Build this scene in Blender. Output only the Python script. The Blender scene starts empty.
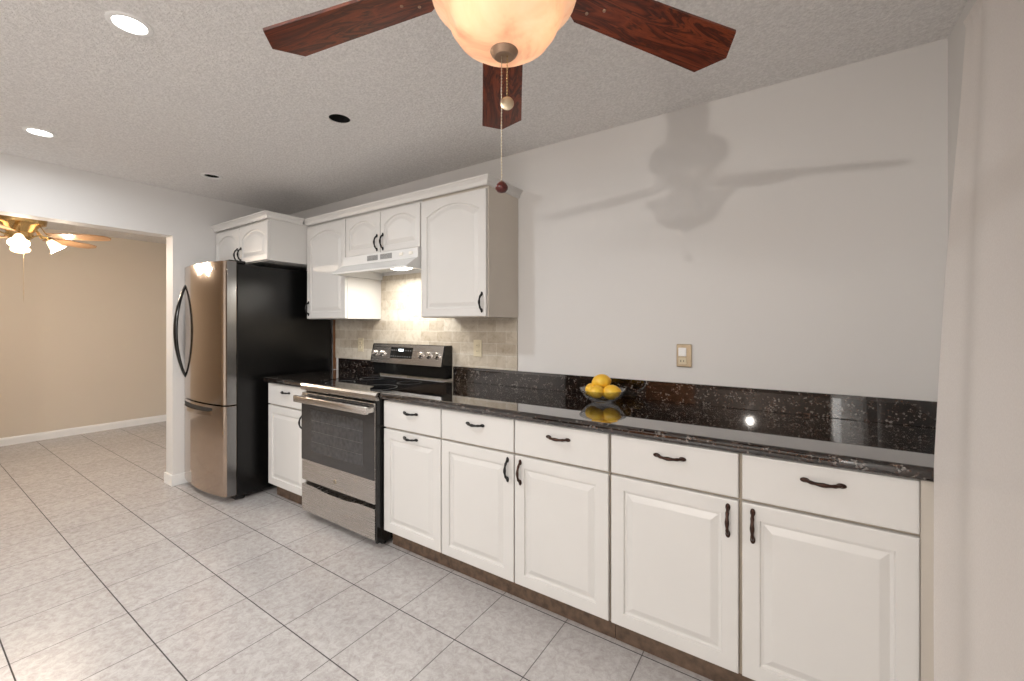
import bpy, bmesh, math, random
from mathutils import Vector, Matrix
random.seed(7)
PI = math.pi
scene = bpy.context.scene
COL = scene.collection

# ------------------------------------------------------------------ camera
cam_d = bpy.data.cameras.new('camera')
cam = bpy.data.objects.new('camera', cam_d); COL.objects.link(cam)
cam.location = (0, -2.2635, 1.3112)
cam.rotation_euler = (PI/2, 0, math.radians(33.725))
cam_d.sensor_width = 36; cam_d.lens = 422.15/1024*36
cam_d.shift_y = -0.01566
cam_d.clip_start = 0.02
scene.camera = cam

# ------------------------------------------------------------------ world, exposure
world = bpy.data.worlds.new('world'); scene.world = world
world.use_nodes = True
bg = world.node_tree.nodes['Background']
bg.inputs[0].default_value = (0.80, 0.88, 1.0, 1); bg.inputs[1].default_value = 1.0
scene.view_settings.view_transform = 'Standard'
scene.view_settings.look = 'None'
scene.view_settings.gamma = 1.0
scene.view_settings.use_curve_mapping = False
scene.view_settings.exposure = 0.22

ZC = 2.405          # ceiling height
XL, XR = -4.20, 0.489
YB = -6.2           # wall behind the camera
FY0, FY1 = -4.4, 0.9   # far room extent
XF = -7.1
OY0, OY1, OZ = -3.0, -0.94, 2.033   # opening in the left wall

def light(name, kind, loc, energy, color, rot=(0,0,0), **kw):
    d = bpy.data.lights.new(name, kind); d.energy = energy; d.color = color
    for k, v in kw.items(): setattr(d, k, v)
    o = bpy.data.objects.new(name, d); COL.objects.link(o)
    o.location = loc; o.rotation_euler = rot
    return o
# added fill light, unseen behind the camera: ceiling panel, then window in right wall
light('added_fill_lamp', 'AREA', (-1.2, -4.5, ZC-.045), 88, (1.0, .97, .935), shape='SQUARE', size=1.15)
light('added_window_fill', 'AREA', (XR-.001, -5.1, 1.5), 16, (1.0, 0.955, 0.91), (0, PI/2, 0), shape='RECTANGLE', size=1.4, size_y=1.4)

# ------------------------------------------------------------------ materials
def nodes_of(name):
    m = bpy.data.materials.new(name); m.use_nodes = True
    nt = m.node_tree; b = nt.nodes['Principled BSDF']
    return m, nt, b
def pr(b, col=None, rough=None, metal=None, **kw):
    if col is not None: b.inputs['Base Color'].default_value = (*col, 1)
    if rough is not None: b.inputs['Roughness'].default_value = rough
    if metal is not None: b.inputs['Metallic'].default_value = metal
    for k, v in kw.items(): b.inputs[k].default_value = v
def N(nt, t, **kw):
    n = nt.nodes.new(t)
    for k, v in kw.items():
        if k in n.inputs: n.inputs[k].default_value = v
        else: setattr(n, k, v)
    return n
def coords(nt, scale=(1,1,1), rot=(0,0,0), loc=(0,0,0)):
    tc = N(nt, 'ShaderNodeTexCoord'); mp = N(nt, 'ShaderNodeMapping')
    mp.inputs['Scale'].default_value = scale; mp.inputs['Rotation'].default_value = rot; mp.inputs['Location'].default_value = loc
    nt.links.new(tc.outputs['Object'], mp.inputs[0]); return mp.outputs[0]
def noise(nt, vec, scale, detail=3, rough=.5, dist=0):
    n = N(nt, 'ShaderNodeTexNoise'); n.inputs['Scale'].default_value = scale
    n.inputs['Detail'].default_value = detail; n.inputs['Roughness'].default_value = rough; n.inputs['Distortion'].default_value = dist
    nt.links.new(vec, n.inputs['Vector']); return n.outputs['Fac']
def ramp(nt, fac, stops, interp='LINEAR'):
    r = N(nt, 'ShaderNodeValToRGB'); cr = r.color_ramp; cr.interpolation = interp
    while len(cr.elements) < len(stops): cr.elements.new(.5)
    for e, (p, c) in zip(cr.elements, stops):
        e.position = p; e.color = (*c, 1) if len(c) == 3 else c
    nt.links.new(fac, r.inputs[0]); return r.outputs[0]
def mathn(nt, op, a, b=None, clamp=False):
    n = N(nt, 'ShaderNodeMath', operation=op); n.use_clamp = clamp
    for i, v in enumerate((a, b)):
        if v is None: continue
        if isinstance(v, (int, float)): n.inputs[i].default_value = v
        else: nt.links.new(v, n.inputs[i])
    return n.outputs[0]
def mix(nt, fac, a, b):
    n = N(nt, 'ShaderNodeMix', data_type='RGBA')
    for i, v in ((0, fac), (6, a), (7, b)):
        if isinstance(v, (int, float)): n.inputs[i].default_value = v
        elif isinstance(v, tuple): n.inputs[i].default_value = (*v, 1)
        else: nt.links.new(v, n.inputs[i])
    return n.outputs[2]
def bump(nt, b, h, strength=.3, dist=.01):
    n = N(nt, 'ShaderNodeBump'); n.inputs['Strength'].default_value = strength; n.inputs['Distance'].default_value = dist
    nt.links.new(h, n.inputs['Height']); nt.links.new(n.outputs[0], b.inputs['Normal'])

def simple(name, col, rough=.5, metal=0, var=.04, vs=6, **kw):
    """plain procedural surface: base colour with a faint mottling"""
    m, nt, b = nodes_of(name); pr(b, col, rough, metal, **kw)
    f = noise(nt, coords(nt), vs, 3)
    lo = tuple(c*(1-var) for c in col); hi = tuple(min(1, c*(1+var)) for c in col)
    nt.links.new(ramp(nt, f, [(.3, lo), (.7, hi)]), b.inputs['Base Color'])
    return m
def wall_mat(name, col):
    m, nt, b = nodes_of(name); pr(b, col, .6)
    v = coords(nt)
    f = noise(nt, v, 1.3, 2)
    nt.links.new(ramp(nt, f, [(.3, tuple(c*.985 for c in col)), (.7, tuple(c*1.015 for c in col))]), b.inputs['Base Color'])
    bump(nt, b, noise(nt, v, 160, 2), .05, .002)
    return m
M = {}
M['wall'] = wall_mat('painted wall', (.68, .668, .655))
M['tan_wall'] = wall_mat('tan painted wall', (.60, .53, .44))
M['dark_wall'] = wall_mat('dark brown painted wall', (.10, .075, .06))
M['trim'] = simple('white trim paint', (.78, .78, .77), .4, var=.01)
m, nt, b = nodes_of('popcorn ceiling'); pr(b, (.7, .69, .68), .9)
v = coords(nt)
n1 = noise(nt, v, 95, 4, .6)
nt.links.new(ramp(nt, n1, [(.32, (.71, .695, .68)), (.66, (.89, .875, .86))]), b.inputs['Base Color'])
bump(nt, b, ramp(nt, n1, [(.35, (0,0,0)), (.65, (1,1,1))]), .5, .007)
M['ceiling'] = m
# floor tile
m, nt, b = nodes_of('ceramic floor tile'); pr(b, (.6, .6, .6), .27)
tc = N(nt, 'ShaderNodeTexCoord'); sx = N(nt, 'ShaderNodeSeparateXYZ'); nt.links.new(tc.outputs['Object'], sx.inputs[0])
PX, PY = .336, .350
u = mathn(nt, 'MULTIPLY', mathn(nt, 'ADD', sx.outputs[0], 2.181 + 20*PX), 1/PX)
w = mathn(nt, 'MULTIPLY', mathn(nt, 'ADD', sx.outputs[1], 1.286 + 20*PY), 1/PY)
fu = mathn(nt, 'ABSOLUTE', mathn(nt, 'SUBTRACT', mathn(nt, 'FRACT', mathn(nt, 'ADD', u, .5)), .5))
fw = mathn(nt, 'ABSOLUTE', mathn(nt, 'SUBTRACT', mathn(nt, 'FRACT', mathn(nt, 'ADD', w, .5)), .5))
lu = mathn(nt, 'LESS_THAN', fu, .0020/PX); lw = mathn(nt, 'LESS_THAN', fw, .0023/PY)
iu = mathn(nt, 'FLOOR', u); iw = mathn(nt, 'FLOOR', w)
cb = N(nt, 'ShaderNodeCombineXYZ'); nt.links.new(iu, cb.inputs[0]); nt.links.new(iw, cb.inputs[1])
wn = N(nt, 'ShaderNodeTexWhiteNoise', noise_dimensions='2D'); nt.links.new(cb.outputs[0], wn.inputs['Vector'])
# each tile samples its own piece of the mottle
off = N(nt, 'ShaderNodeVectorMath', operation='MULTIPLY_ADD'); nt.links.new(wn.outputs['Color'], off.inputs[0])
off.inputs[1].default_value = (9, 9, 9); nt.links.new(tc.outputs['Object'], off.inputs[2])
n1 = noise(nt, off.outputs[0], 34, 6, .78, .5); n2 = noise(nt, off.outputs[0], 60, 3, .6)
c1 = ramp(nt, n1, [(.30, (.35, .32, .31)), (.46, (.45, .425, .415)), (.58, (.53, .515, .505)), (.72, (.575, .56, .55))])
c2 = mix(nt, mathn(nt, 'MULTIPLY', n2, .30), c1, (.44, .41, .40))
tv = ramp(nt, wn.outputs['Value'], [(0, (.94, .94, .94)), (1, (1.0, 1.0, 1.0))])
mm = N(nt, 'ShaderNodeMix', data_type='RGBA', blend_type='MULTIPLY'); mm.inputs[0].default_value = 1
nt.links.new(c2, mm.inputs[6]); nt.links.new(tv, mm.inputs[7])
c3 = mix(nt, lu, mm.outputs[2], (.13, .12, .115)); c4 = mix(nt, lw, c3, (.045, .04, .038))
nt.links.new(c4, b.inputs['Base Color'])
ln = mathn(nt, 'MAXIMUM', lu, lw)
nt.links.new(mathn(nt, 'MULTIPLY_ADD', ln, .5), b.inputs['Roughness'])
b.inputs['Roughness'].links[0].from_node.inputs[2].default_value = .27
bump(nt, b, mathn(nt, 'SUBTRACT', mathn(nt, 'MULTIPLY', n1, .25), ln), .25, .002)
M['floor'] = m
# travertine backsplash
m, nt, b = nodes_of('travertine subway tile'); pr(b, (.5, .45, .38), .5)
v = coords(nt, rot=(-PI/2, 0, 0))
br = N(nt, 'ShaderNodeTexBrick'); nt.links.new(v, br.inputs['Vector'])
br.inputs['Scale'].default_value = 1; br.inputs['Brick Width'].default_value = .155; br.inputs['Row Height'].default_value = .079
br.inputs['Mortar Size'].default_value = .0022; br.inputs['Mortar Smooth'].default_value = .3; br.inputs['Bias'].default_value = 0
br.inputs['Color1'].default_value = (.47, .41, .33, 1); br.inputs['Color2'].default_value = (.66, .61, .53, 1); br.inputs['Mortar'].default_value = (.62, .59, .53, 1)
f = noise(nt, coords(nt), 22, 6, .7, .6)
mm = N(nt, 'ShaderNodeMix', data_type='RGBA', blend_type='MULTIPLY'); mm.inputs[0].default_value = 1
nt.links.new(br.outputs['Color'], mm.inputs[6]); nt.links.new(ramp(nt, f, [(.3, (.72, .68, .62)), (.5, (.95, .94, .92)), (.7, (1.05, 1.05, 1.05))]), mm.inputs[7])
nt.links.new(mm.outputs[2], b.inputs['Base Color'])
bump(nt, b, mathn(nt, 'SUBTRACT', mathn(nt, 'MULTIPLY', f, .3), br.outputs['Fac']), .5, .003)
M['travertine'] = m
# granite
def granite(name, dark=1.0):
    m, nt, b = nodes_of(name); pr(b, (.01, .01, .01), .035)
    b.inputs['IOR'].default_value = 1.35; b.inputs['Coat Weight'].default_value = 1; b.inputs['Coat IOR'].default_value = 1.72; b.inputs['Coat Roughness'].default_value = .02
    v = coords(nt)
    vo = N(nt, 'ShaderNodeTexVoronoi', feature='F1'); vo.inputs['Scale'].default_value = 170; nt.links.new(v, vo.inputs['Vector'])
    sc = N(nt, 'ShaderNodeSeparateColor'); nt.links.new(vo.outputs['Color'], sc.inputs[0])
    n1 = noise(nt, v, 28, 4, .7)
    pick = mathn(nt, 'MULTIPLY', mathn(nt, 'ADD', sc.outputs[0], mathn(nt, 'MULTIPLY', mathn(nt, 'SUBTRACT', n1, .5), 1.4)), 1)
    c = ramp(nt, pick, [(0, (.002, .002, .002)), (.58, (.007, .004, .003)), (.74, (.028, .011, .006)), (.88, (.060, .026, .014)), (.96, (.15, .14, .13))], 'CONSTANT')
    nt.links.new(c, b.inputs['Base Color'])
    return m
M['granite'] = granite('black brown granite')
# whites
M['cabinet'] = simple('white thermofoil cabinet', (.64, .628, .608), .33, var=.008)
M['cabinet_side'] = simple('cream cabinet side', (.60, .55, .485), .45, var=.01)
M['hood'] = simple('white enamel', (.70, .70, .69), .25, var=.005)
M['almond'] = simple('almond plastic', (.62, .55, .40), .35, var=.01)
M['offwhite_plastic'] = simple('off white plastic', (.78, .75, .68), .3, var=.01)
M['white_plastic'] = simple('white plastic', (.85, .85, .84), .3, var=.005)
M['slot'] = simple('dark slot', (.02, .02, .02), .6)
M['vent'] = simple('grey vent', (.16, .16, .16), .5)
M['toe'] = m_toe = simple('brown stone strip', (.11, .070, .046), .45, var=.45, vs=30)
M['gap'] = simple('beige face frame', (.42, .36, .29), .5, var=.02)
M['bronze'] = simple('dark bronze', (.045, .020, .013), .32, .6, var=.4, vs=60)
M['black_pull'] = simple('black metal pull', (.012, .012, .012), .3, .5)
# steel
def steel(name, col, rough, aniso_scale=(1, 1, 220)):
    m, nt, b = nodes_of(name); pr(b, col, rough, 1)
    f = noise(nt, coords(nt, aniso_scale), 5, 2)
    nt.links.new(ramp(nt, f, [(.3, tuple(c*.97 for c in col)), (.7, col)]), b.inputs['Base Color'])
    nt.links.new(ramp(nt, f, [(.3, (rough*.95,)*3), (.7, (rough*1.08,)*3)]), b.inputs['Roughness'])
    return m
M['steel'] = steel('brushed stainless steel', (.62, .59, .56), .26)
M['fridge_steel'] = steel('polished stainless steel', (.50, .41, .34), .11)
M['steel_edge'] = steel('grey steel door edge', (.30, .30, .30), .22)
M['chrome'] = simple('chrome', (.75, .73, .70), .15, 1, var=.02)
M['nickel'] = simple('antique nickel', (.50, .42, .30), .28, .9, var=.1, vs=30)
M['brass'] = simple('polished brass', (.62, .44, .20), .25, .9, var=.05)
M['brushed_brass'] = simple('weathered brass', (.34, .23, .16), .38, .7, var=.15, vs=30)
m, nt, b = nodes_of('textured black enamel'); pr(b, (.004, .004, .004), .17); b.inputs['Specular IOR Level'].default_value = .42
bump(nt, b, noise(nt, coords(nt), 170, 2), .35, .003); M['black_tex'] = m
M['black'] = simple('black gloss', (.008, .008, .008), .12)
M['black_matte'] = simple('black matte', (.012, .012, .012), .6)
m, nt, b = nodes_of('black ceramic glass'); pr(b, (.004, .004, .005), .03); b.inputs['IOR'].default_value = 1.6
f = noise(nt, coords(nt), 300, 1); nt.links.new(ramp(nt, f, [(.6, (.004, .004, .005)), (.75, (.02, .02, .022))]), b.inputs['Base Color']); M['cooktop'] = m
m, nt, b = nodes_of('oven window glass'); pr(b, (.03, .03, .032), .05); b.inputs['IOR'].default_value = 1.7
f = noise(nt, coords(nt, (1, 1, 1)), 3, 1); nt.links.new(ramp(nt, f, [(.3, (.020, .020, .021)), (.7, (.034, .034, .036))]), b.inputs['Base Color']); M['oven_glass'] = m
M['oven_inner'] = simple('oven inner window', (.05, .05, .052), .12, var=.3, vs=40)
# blade wood
def wood(name, c0, c1, c2, axis_scale=(1.2, 9, 9), rough=.3):
    m, nt, b = nodes_of(name); pr(b, c1, rough)
    v = coords(nt, axis_scale)
    n = noise(nt, v, 3.2, 4, .6, 1.6)
    n2 = noise(nt, coords(nt, tuple(s*6 for s in axis_scale[:1]) + (axis_scale[1]*14, axis_scale[2]*14)), 2, 2)
    k = mathn(nt, 'FRACT', mathn(nt, 'MULTIPLY', n, 5.0))
    c = ramp(nt, k, [(0, c0), (.35, c1), (.7, c2), (1, c0)])
    nt.links.new(mix(nt, mathn(nt, 'MULTIPLY', n2, .55), c, c0), b.inputs['Base Color'])
    return m
M['blade'] = wood('mahogany veneer', (.045, .009, .004), (.17, .030, .010), (.28, .056, .017))
M['oak'] = wood('oak veneer', (.25, .13, .06), (.40, .22, .10), (.48, .28, .14))
M['front_door'] = wood('stained front door', (.10, .04, .015), (.22, .09, .035), (.28, .12, .05), (9, 9, 1.2))
M['fob'] = simple('red brown wood bead', (.07, .008, .006), .3)
M['brown_trim'] = simple('brown edge strip', (.20, .09, .04), .4, var=.2, vs=20)
# glass bowl of the fan light: lit alabaster glass
m, nt, b = nodes_of('lit alabaster glass'); pr(b, (.80, .62, .45), .25)
f = noise(nt, coords(nt), 9, 4, .6, 1.0)
c = ramp(nt, f, [(.30, (.74, .50, .34)), (.48, (.95, .72, .52)), (.72, (1.0, .82, .64))])
nt.links.new(c, b.inputs['Base Color']); nt.links.new(c, b.inputs['Emission Color']); b.inputs['Emission Strength'].default_value = .36
tr = N(nt, 'ShaderNodeBsdfTranslucent'); nt.links.new(c, tr.inputs[0])
ms = N(nt, 'ShaderNodeMixShader'); ms.inputs[0].default_value = .5
nt.links.new(b.outputs[0], ms.inputs[1]); nt.links.new(tr.outputs[0], ms.inputs[2])
nt.links.new(ms.outputs[0], nt.nodes['Material Output'].inputs[0]); M['bowl_glass'] = m
def emit(name, col, s):
    m, nt, b = nodes_of(name); pr(b, col, .4); b.inputs['Emission Color'].default_value = (*col, 1); b.inputs['Emission Strength'].default_value = s
    f = noise(nt, coords(nt), 20, 1); nt.links.new(ramp(nt, f, [(.2, tuple(x*.97 for x in col)), (.8, col)]), b.inputs['Emission Color'])
    return m
M['led'] = emit('lit led lens', (1, .98, .95), 14)
M['rack'] = simple('faint oven rack', (.085, .085, .085), .3)
M['fill_panel_glow'] = emit('added fill panel glow', (1, .97, .92), 3)  # glowing face of the added fill panel
M['hood_lens'] = emit('lit hood lens', (1, .97, .90), 5)
M['shade_lit'] = emit('lit glass shade', (1, .80, .55), 1.6)
M['bulb'] = emit('lit bulb', (1, .86, .66), 4)
M['digits'] = emit('display digits', (.85, .95, 1.0), 3)
m, nt, b = nodes_of('clear glass'); pr(b, (.9, .9, .92), .03)
f = noise(nt, coords(nt), 20, 1); tcol = ramp(nt, f, [(.2, (.86, .87, .88)), (.8, (.93, .94, .95))])
tp = N(nt, 'ShaderNodeBsdfTransparent'); nt.links.new(tcol, tp.inputs[0])
gl = N(nt, 'ShaderNodeBsdfGlossy'); gl.inputs['Roughness'].default_value = .04
lw_ = N(nt, 'ShaderNodeLayerWeight'); lw_.inputs['Blend'].default_value = .35
ms = N(nt, 'ShaderNodeMixShader'); nt.links.new(mathn(nt, 'MULTIPLY', lw_.outputs['Facing'], .55), ms.inputs[0])
nt.links.new(tp.outputs[0], ms.inputs[1]); nt.links.new(gl.outputs[0], ms.inputs[2]); nt.links.new(ms.outputs[0], nt.nodes['Material Output'].inputs[0]); M['glass'] = m
m, nt, b = nodes_of('lemon peel'); pr(b, (.80, .44, .03), .38)
f = noise(nt, coords(nt), 14, 3); nt.links.new(ramp(nt, f, [(.3, (.82, .40, .02)), (.7, (.90, .60, .06))]), b.inputs['Base Color'])
bump(nt, b, noise(nt, coords(nt), 260, 2), .3, .001); M['lemon'] = m
# sheer curtain
m, nt, b = nodes_of('sheer curtain cloth'); pr(b, (.85, .81, .78), .8)
wv = noise(nt, coords(nt, (400, 400, 60)), 3, 2)
cc = ramp(nt, wv, [(.3, (.82, .775, .745)), (.7, (.90, .86, .83))]); nt.links.new(cc, b.inputs['Base Color'])
tr = N(nt, 'ShaderNodeBsdfTranslucent'); nt.links.new(cc, tr.inputs[0])
tp = N(nt, 'ShaderNodeBsdfTransparent')
m1 = N(nt, 'ShaderNodeMixShader'); m1.inputs[0].default_value = .35; nt.links.new(b.outputs[0], m1.inputs[1]); nt.links.new(tr.outputs[0], m1.inputs[2])
m2 = N(nt, 'ShaderNodeMixShader'); m2.inputs[0].default_value = .10; nt.links.new(m1.outputs[0], m2.inputs[1]); nt.links.new(tp.outputs[0], m2.inputs[2])
nt.links.new(m2.outputs[0], nt.nodes['Material Output'].inputs[0]); M['curtain'] = m

# ------------------------------------------------------------------ mesh helpers (world coordinates)
ORG = {}
def obj(name, bm, mat, parent=None, smooth=False, label=None, local=False):
    me = bpy.data.meshes.new(name)
    o0 = ORG.get(parent.name, Vector((0,0,0))) if parent else Vector((0,0,0))
    if local: o0 = Vector((0,0,0))
    if o0.length: bmesh.ops.translate(bm, verts=bm.verts, vec=-o0)
    bmesh.ops.recalc_face_normals(bm, faces=bm.faces)
    if smooth:
        for f in bm.faces: f.smooth = True
    bm.to_mesh(me); bm.free()
    me.materials.append(mat)
    if smooth:
        try: me.set_sharp_from_angle(angle=math.radians(40))
        except Exception: pass
    o = bpy.data.objects.new(name, me); COL.objects.link(o)
    if parent: o.parent = parent; ORG[o.name] = o0
    if label: o['label'] = label
    return o
def thing(name, label, cat, loc, group=None):
    o = bpy.data.objects.new(name, None); COL.objects.link(o); o.location = loc
    o.empty_display_size = .1
    o['label'] = label; o['category'] = cat
    if group: o['group'] = group
    ORG[o.name] = Vector(loc); return o
def tag(o, label, cat, group=None):
    o['label'] = label; o['category'] = cat
    if group: o['group'] = group
    return o
def struct(name, bm, mat, label=None, smooth=False, parent=None):
    o = obj(name, bm, mat, parent, smooth)
    if not parent: o['kind'] = 'structure'
    if label: o['label'] = label
    return o
def solo(name, bm, mat, label, cat, smooth=False, group=None, origin=None):
    """a thing that is one mesh; its origin sits at its base"""
    if origin is not None:
        bmesh.ops.translate(bm, verts=bm.verts, vec=-Vector(origin))
    o = obj(name, bm, mat, None, smooth)
    if origin is not None: o.location = origin
    return tag(o, label, cat, group)
def box(bm, x0, x1, y0, y1, z0, z1, bev=0, seg=2):
    r = bmesh.ops.create_cube(bm, size=1)
    vs = r['verts']
    for v in vs:
        v.co = Vector((x0 if v.co.x < 0 else x1, y0 if v.co.y < 0 else y1, z0 if v.co.z < 0 else z1))
    if bev:
        es = list({e for v in vs for e in v.link_edges})
        bmesh.ops.bevel(bm, geom=es, offset=bev, segments=seg, affect='EDGES', profile=.5)
    return bm
def B(*a, **k): return box(bmesh.new(), *a, **k)
def prism(bm, pts, lo, hi, axis='z'):
    """polygon pts extruded along axis; pts are the two other coordinates in order"""
    def P(a, b, c): return {'z': (a, b, c), 'x': (c, a, b), 'y': (a, c, b)}[axis]
    v0 = [bm.verts.new(P(a, b, lo)) for a, b in pts]; v1 = [bm.verts.new(P(a, b, hi)) for a, b in pts]
    n = len(pts)
    bm.faces.new(v0); bm.faces.new(v1[::-1])
    for i in range(n): bm.faces.new((v0[i], v0[(i+1) % n], v1[(i+1) % n], v1[i]))
    return bm
def lathe(bm, prof, c=(0,0,0), n=32, mat=None):
    """prof: (r, z) pairs around the z axis through c; mat turns the axis"""
    rings = []
    T = mat or Matrix.Identity(4); c = Vector(c)
    for r, z in prof:
        if r < 1e-6: rings.append([bm.verts.new(c + (T @ Vector((0,0,z))))])
        else: rings.append([bm.verts.new(c + (T @ Vector((r*math.cos(2*PI*i/n), r*math.sin(2*PI*i/n), z)))) for i in range(n)])
    for a, b in zip(rings, rings[1:]):
        for i in range(n):
            j = (i+1) % n
            if len(a) == 1 and len(b) == 1: continue
            if len(a) == 1: bm.faces.new((a[0], b[j], b[i]))
            elif len(b) == 1: bm.faces.new((a[i], a[j], b[0]))
            else: bm.faces.new((a[i], a[j], b[j], b[i]))
    return bm
def tube(bm, pts, rad, n=10, flat=1.0, up=None):
    """tube along pts; rad a number or one radius per point; flat squashes along `up`"""
    pts = [Vector(p) for p in pts]; m = len(pts)
    if not hasattr(rad, '__len__'): rad = [rad]*m
    rings = []
    prev = None
    for i, p in enumerate(pts):
        t = (pts[min(i+1, m-1)] - pts[max(i-1, 0)]).normalized()
        if prev is None:
            a = Vector(up) if up else (Vector((0,0,1)) if abs(t.z) < .9 else Vector((1,0,0)))
        else: a = prev
        a = (a - t*a.dot(t)).normalized(); prev = a
        bb = t.cross(a)
        rings.append([bm.verts.new(p + rad[i]*(math.cos(2*PI*k/n)*a*flat + math.sin(2*PI*k/n)*bb)) for k in range(n)])
    for r0, r1 in zip(rings, rings[1:]):
        for k in range(n): bm.faces.new((r0[k], r0[(k+1) % n], r1[(k+1) % n], r1[k]))
    bm.faces.new(rings[0]); bm.faces.new(rings[-1][::-1])
    return bm
def ball(bm, c, r, s=(1,1,1), rot=None, u=20, v=12):
    q = bmesh.ops.create_uvsphere(bm, u_segments=u, v_segments=v, radius=r)
    T = Matrix.Translation(c) @ (rot or Matrix.Identity(4)) @ Matrix.Diagonal((*s, 1))
    bmesh.ops.transform(bm, matrix=T, verts=q['verts']); return bm

# ------------------------------------------------------------------ room shell
struct('floor', B(XF-.12, XR+.12, YB-.12, FY1+.12, -.08, 0), M['floor'], 'light grey mottled ceramic tile floor')
# ceiling with round holes for the can lights
RH = .054
HX, HY = (-2.012, -3.57), (-1.757, -.903)
def ceil_bm(x0, x1, y0, y1, holes, z=ZC, top=.22):
    bm = bmesh.new(); s = .09
    xs = sorted({x0, x1, *[h[0]-s for h in holes], *[h[0]+s for h in holes]})
    ys = sorted({y0, y1, *[h[1]-s for h in holes], *[h[1]+s for h in holes]})
    for a, b in zip(xs, xs[1:]):
        for c, d in zip(ys, ys[1:]):
            h = [h for h in holes if abs((a+b)/2-h[0]) < .01 and abs((c+d)/2-h[1]) < .01]
            if not h:
                bm.faces.new([bm.verts.new(p) for p in ((a,c,z), (a,d,z), (b,d,z), (b,c,z))]); continue
            hx, hy = h[0]; n = 32; ou, inn, upv = [], [], []
            for i in range(n):
                t = 2*PI*i/n + PI/4; cx, sy = math.cos(t), math.sin(t); k = s/max(abs(cx), abs(sy))
                ou.append(bm.verts.new((hx+k*cx, hy+k*sy, z))); inn.append(bm.verts.new((hx+RH*cx, hy+RH*sy, z)))
                upv.append(bm.verts.new((hx+RH*cx, hy+RH*sy, z+.02)))
            for i in range(n):
                j = (i+1) % n; bm.faces.new((ou[i], ou[j], inn[j], inn[i])); bm.faces.new((inn[i], inn[j], upv[j], upv[i]))
    bmesh.ops.remove_doubles(bm, verts=bm.verts, dist=1e-4)
    box(bm, x0, x1, y0, y1, z+top, z+top+.05)
    return bm
struct('ceiling', ceil_bm(XL-.07, XR+.12, YB-.12, .12, [(x, y) for x in HX for y in HY]), M['ceiling'], 'grey white popcorn ceiling')
struct('ceiling_far', B(XF-.12, XL-.07, FY0-.12, FY1+.12, ZC, ZC+.1), M['ceiling'])
struct('wall_back', B(XL-.14, XR+.12, 0, .12, 0, ZC+.2), M['wall'], 'light grey painted kitchen wall')
# right wall: plain behind the curtain, an added window for fill light, unseen behind the camera
bm = bmesh.new()
box(bm, XR, XR+.12, YB-.12, -5.8, 0, ZC+.2); box(bm, XR, XR+.12, -4.4, 0, 0, ZC+.2)
box(bm, XR, XR+.12, -5.8, -4.4, 0, .8); box(bm, XR, XR+.12, -5.8, -4.4, 2.2, ZC+.2)
struct('wall_right', bm, M['wall'])
bm = bmesh.new()
for a, b_ in ((-5.8, -5.75), (-5.125, -5.075), (-4.45, -4.4)): box(bm, XR+.03, XR+.08, a, b_, .8, 2.2)
box(bm, XR+.03, XR+.08, -5.75, -4.45, .8, .85); box(bm, XR+.03, XR+.08, -5.75, -4.45, 2.15, 2.2)
struct('added_window_1', bm, M['trim'])
# wall behind the camera, with a brown front door
bm = bmesh.new()
box(bm, XL-.14, -2.45, YB-.12, YB, 0, ZC+.2); box(bm, -1.53, XR, YB-.12, YB, 0, ZC+.2); box(bm, -2.45, -1.53, YB-.12, YB, 2.05, ZC+.2)
struct('wall_front', bm, M['dark_wall'])
bm = bmesh.new(); box(bm, -2.45, -1.53, YB-.07, YB-.03, .01, 2.05)
for a in (-2.35, -1.94):
    for c, d in ((.2, .85), (1.0, 1.9)): box(bm, a, a+.31, YB-.031, YB-.022, c, d, .006, 1)
struct('door_1', bm, M['front_door'])
# left wall with the wide opening to the next room
bm = bmesh.new()
box(bm, XL-.14, XL, OY1, 0, 0, ZC+.2); box(bm, XL-.14, XL, YB, OY0, 0, ZC+.2); box(bm, XL-.14, XL, OY0, OY1, OZ, ZC+.2)
struct('wall_left', bm, M['wall'], 'light grey wall with a wide cased opening')
# next room
struct('wall_far', B(XF-.12, XF, FY0-.12, FY1+.12, 0, ZC+.2), M['tan_wall'], 'tan wall of the next room')
struct('wall_far_right', B(XF, XL-.14, FY1, FY1+.12, 0, ZC+.2), M['tan_wall'])
struct('wall_far_left', B(XF, XL-.14, FY0-.12, FY0, 0, ZC+.2), M['tan_wall'])
def base_prof(): return [(0, 0), (.012, 0), (.012, .065), (.009, .078), (.004, .086), (0, .088)]
struct('baseboard_far', prism(bmesh.new(), [(XF+d, z) for d, z in base_prof()], FY0, FY1, 'y'), M['trim'], 'white baseboard of the next room')
# baseboard that wraps the end of the left wall
bm = bmesh.new()
for pts in ([(XL, OY1-.012), (XL+.012, OY1-.012), (XL+.012, -.70), (XL, -.70)], [(XL-.152, OY1-.012), (XL+.0, OY1-.012), (XL+.0, OY1), (XL-.152, OY1)]):
    prism(bm, pts, 0, .085)
struct('baseboard_left', bm, M['trim'], 'white baseboard at the end of the left wall')

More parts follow.
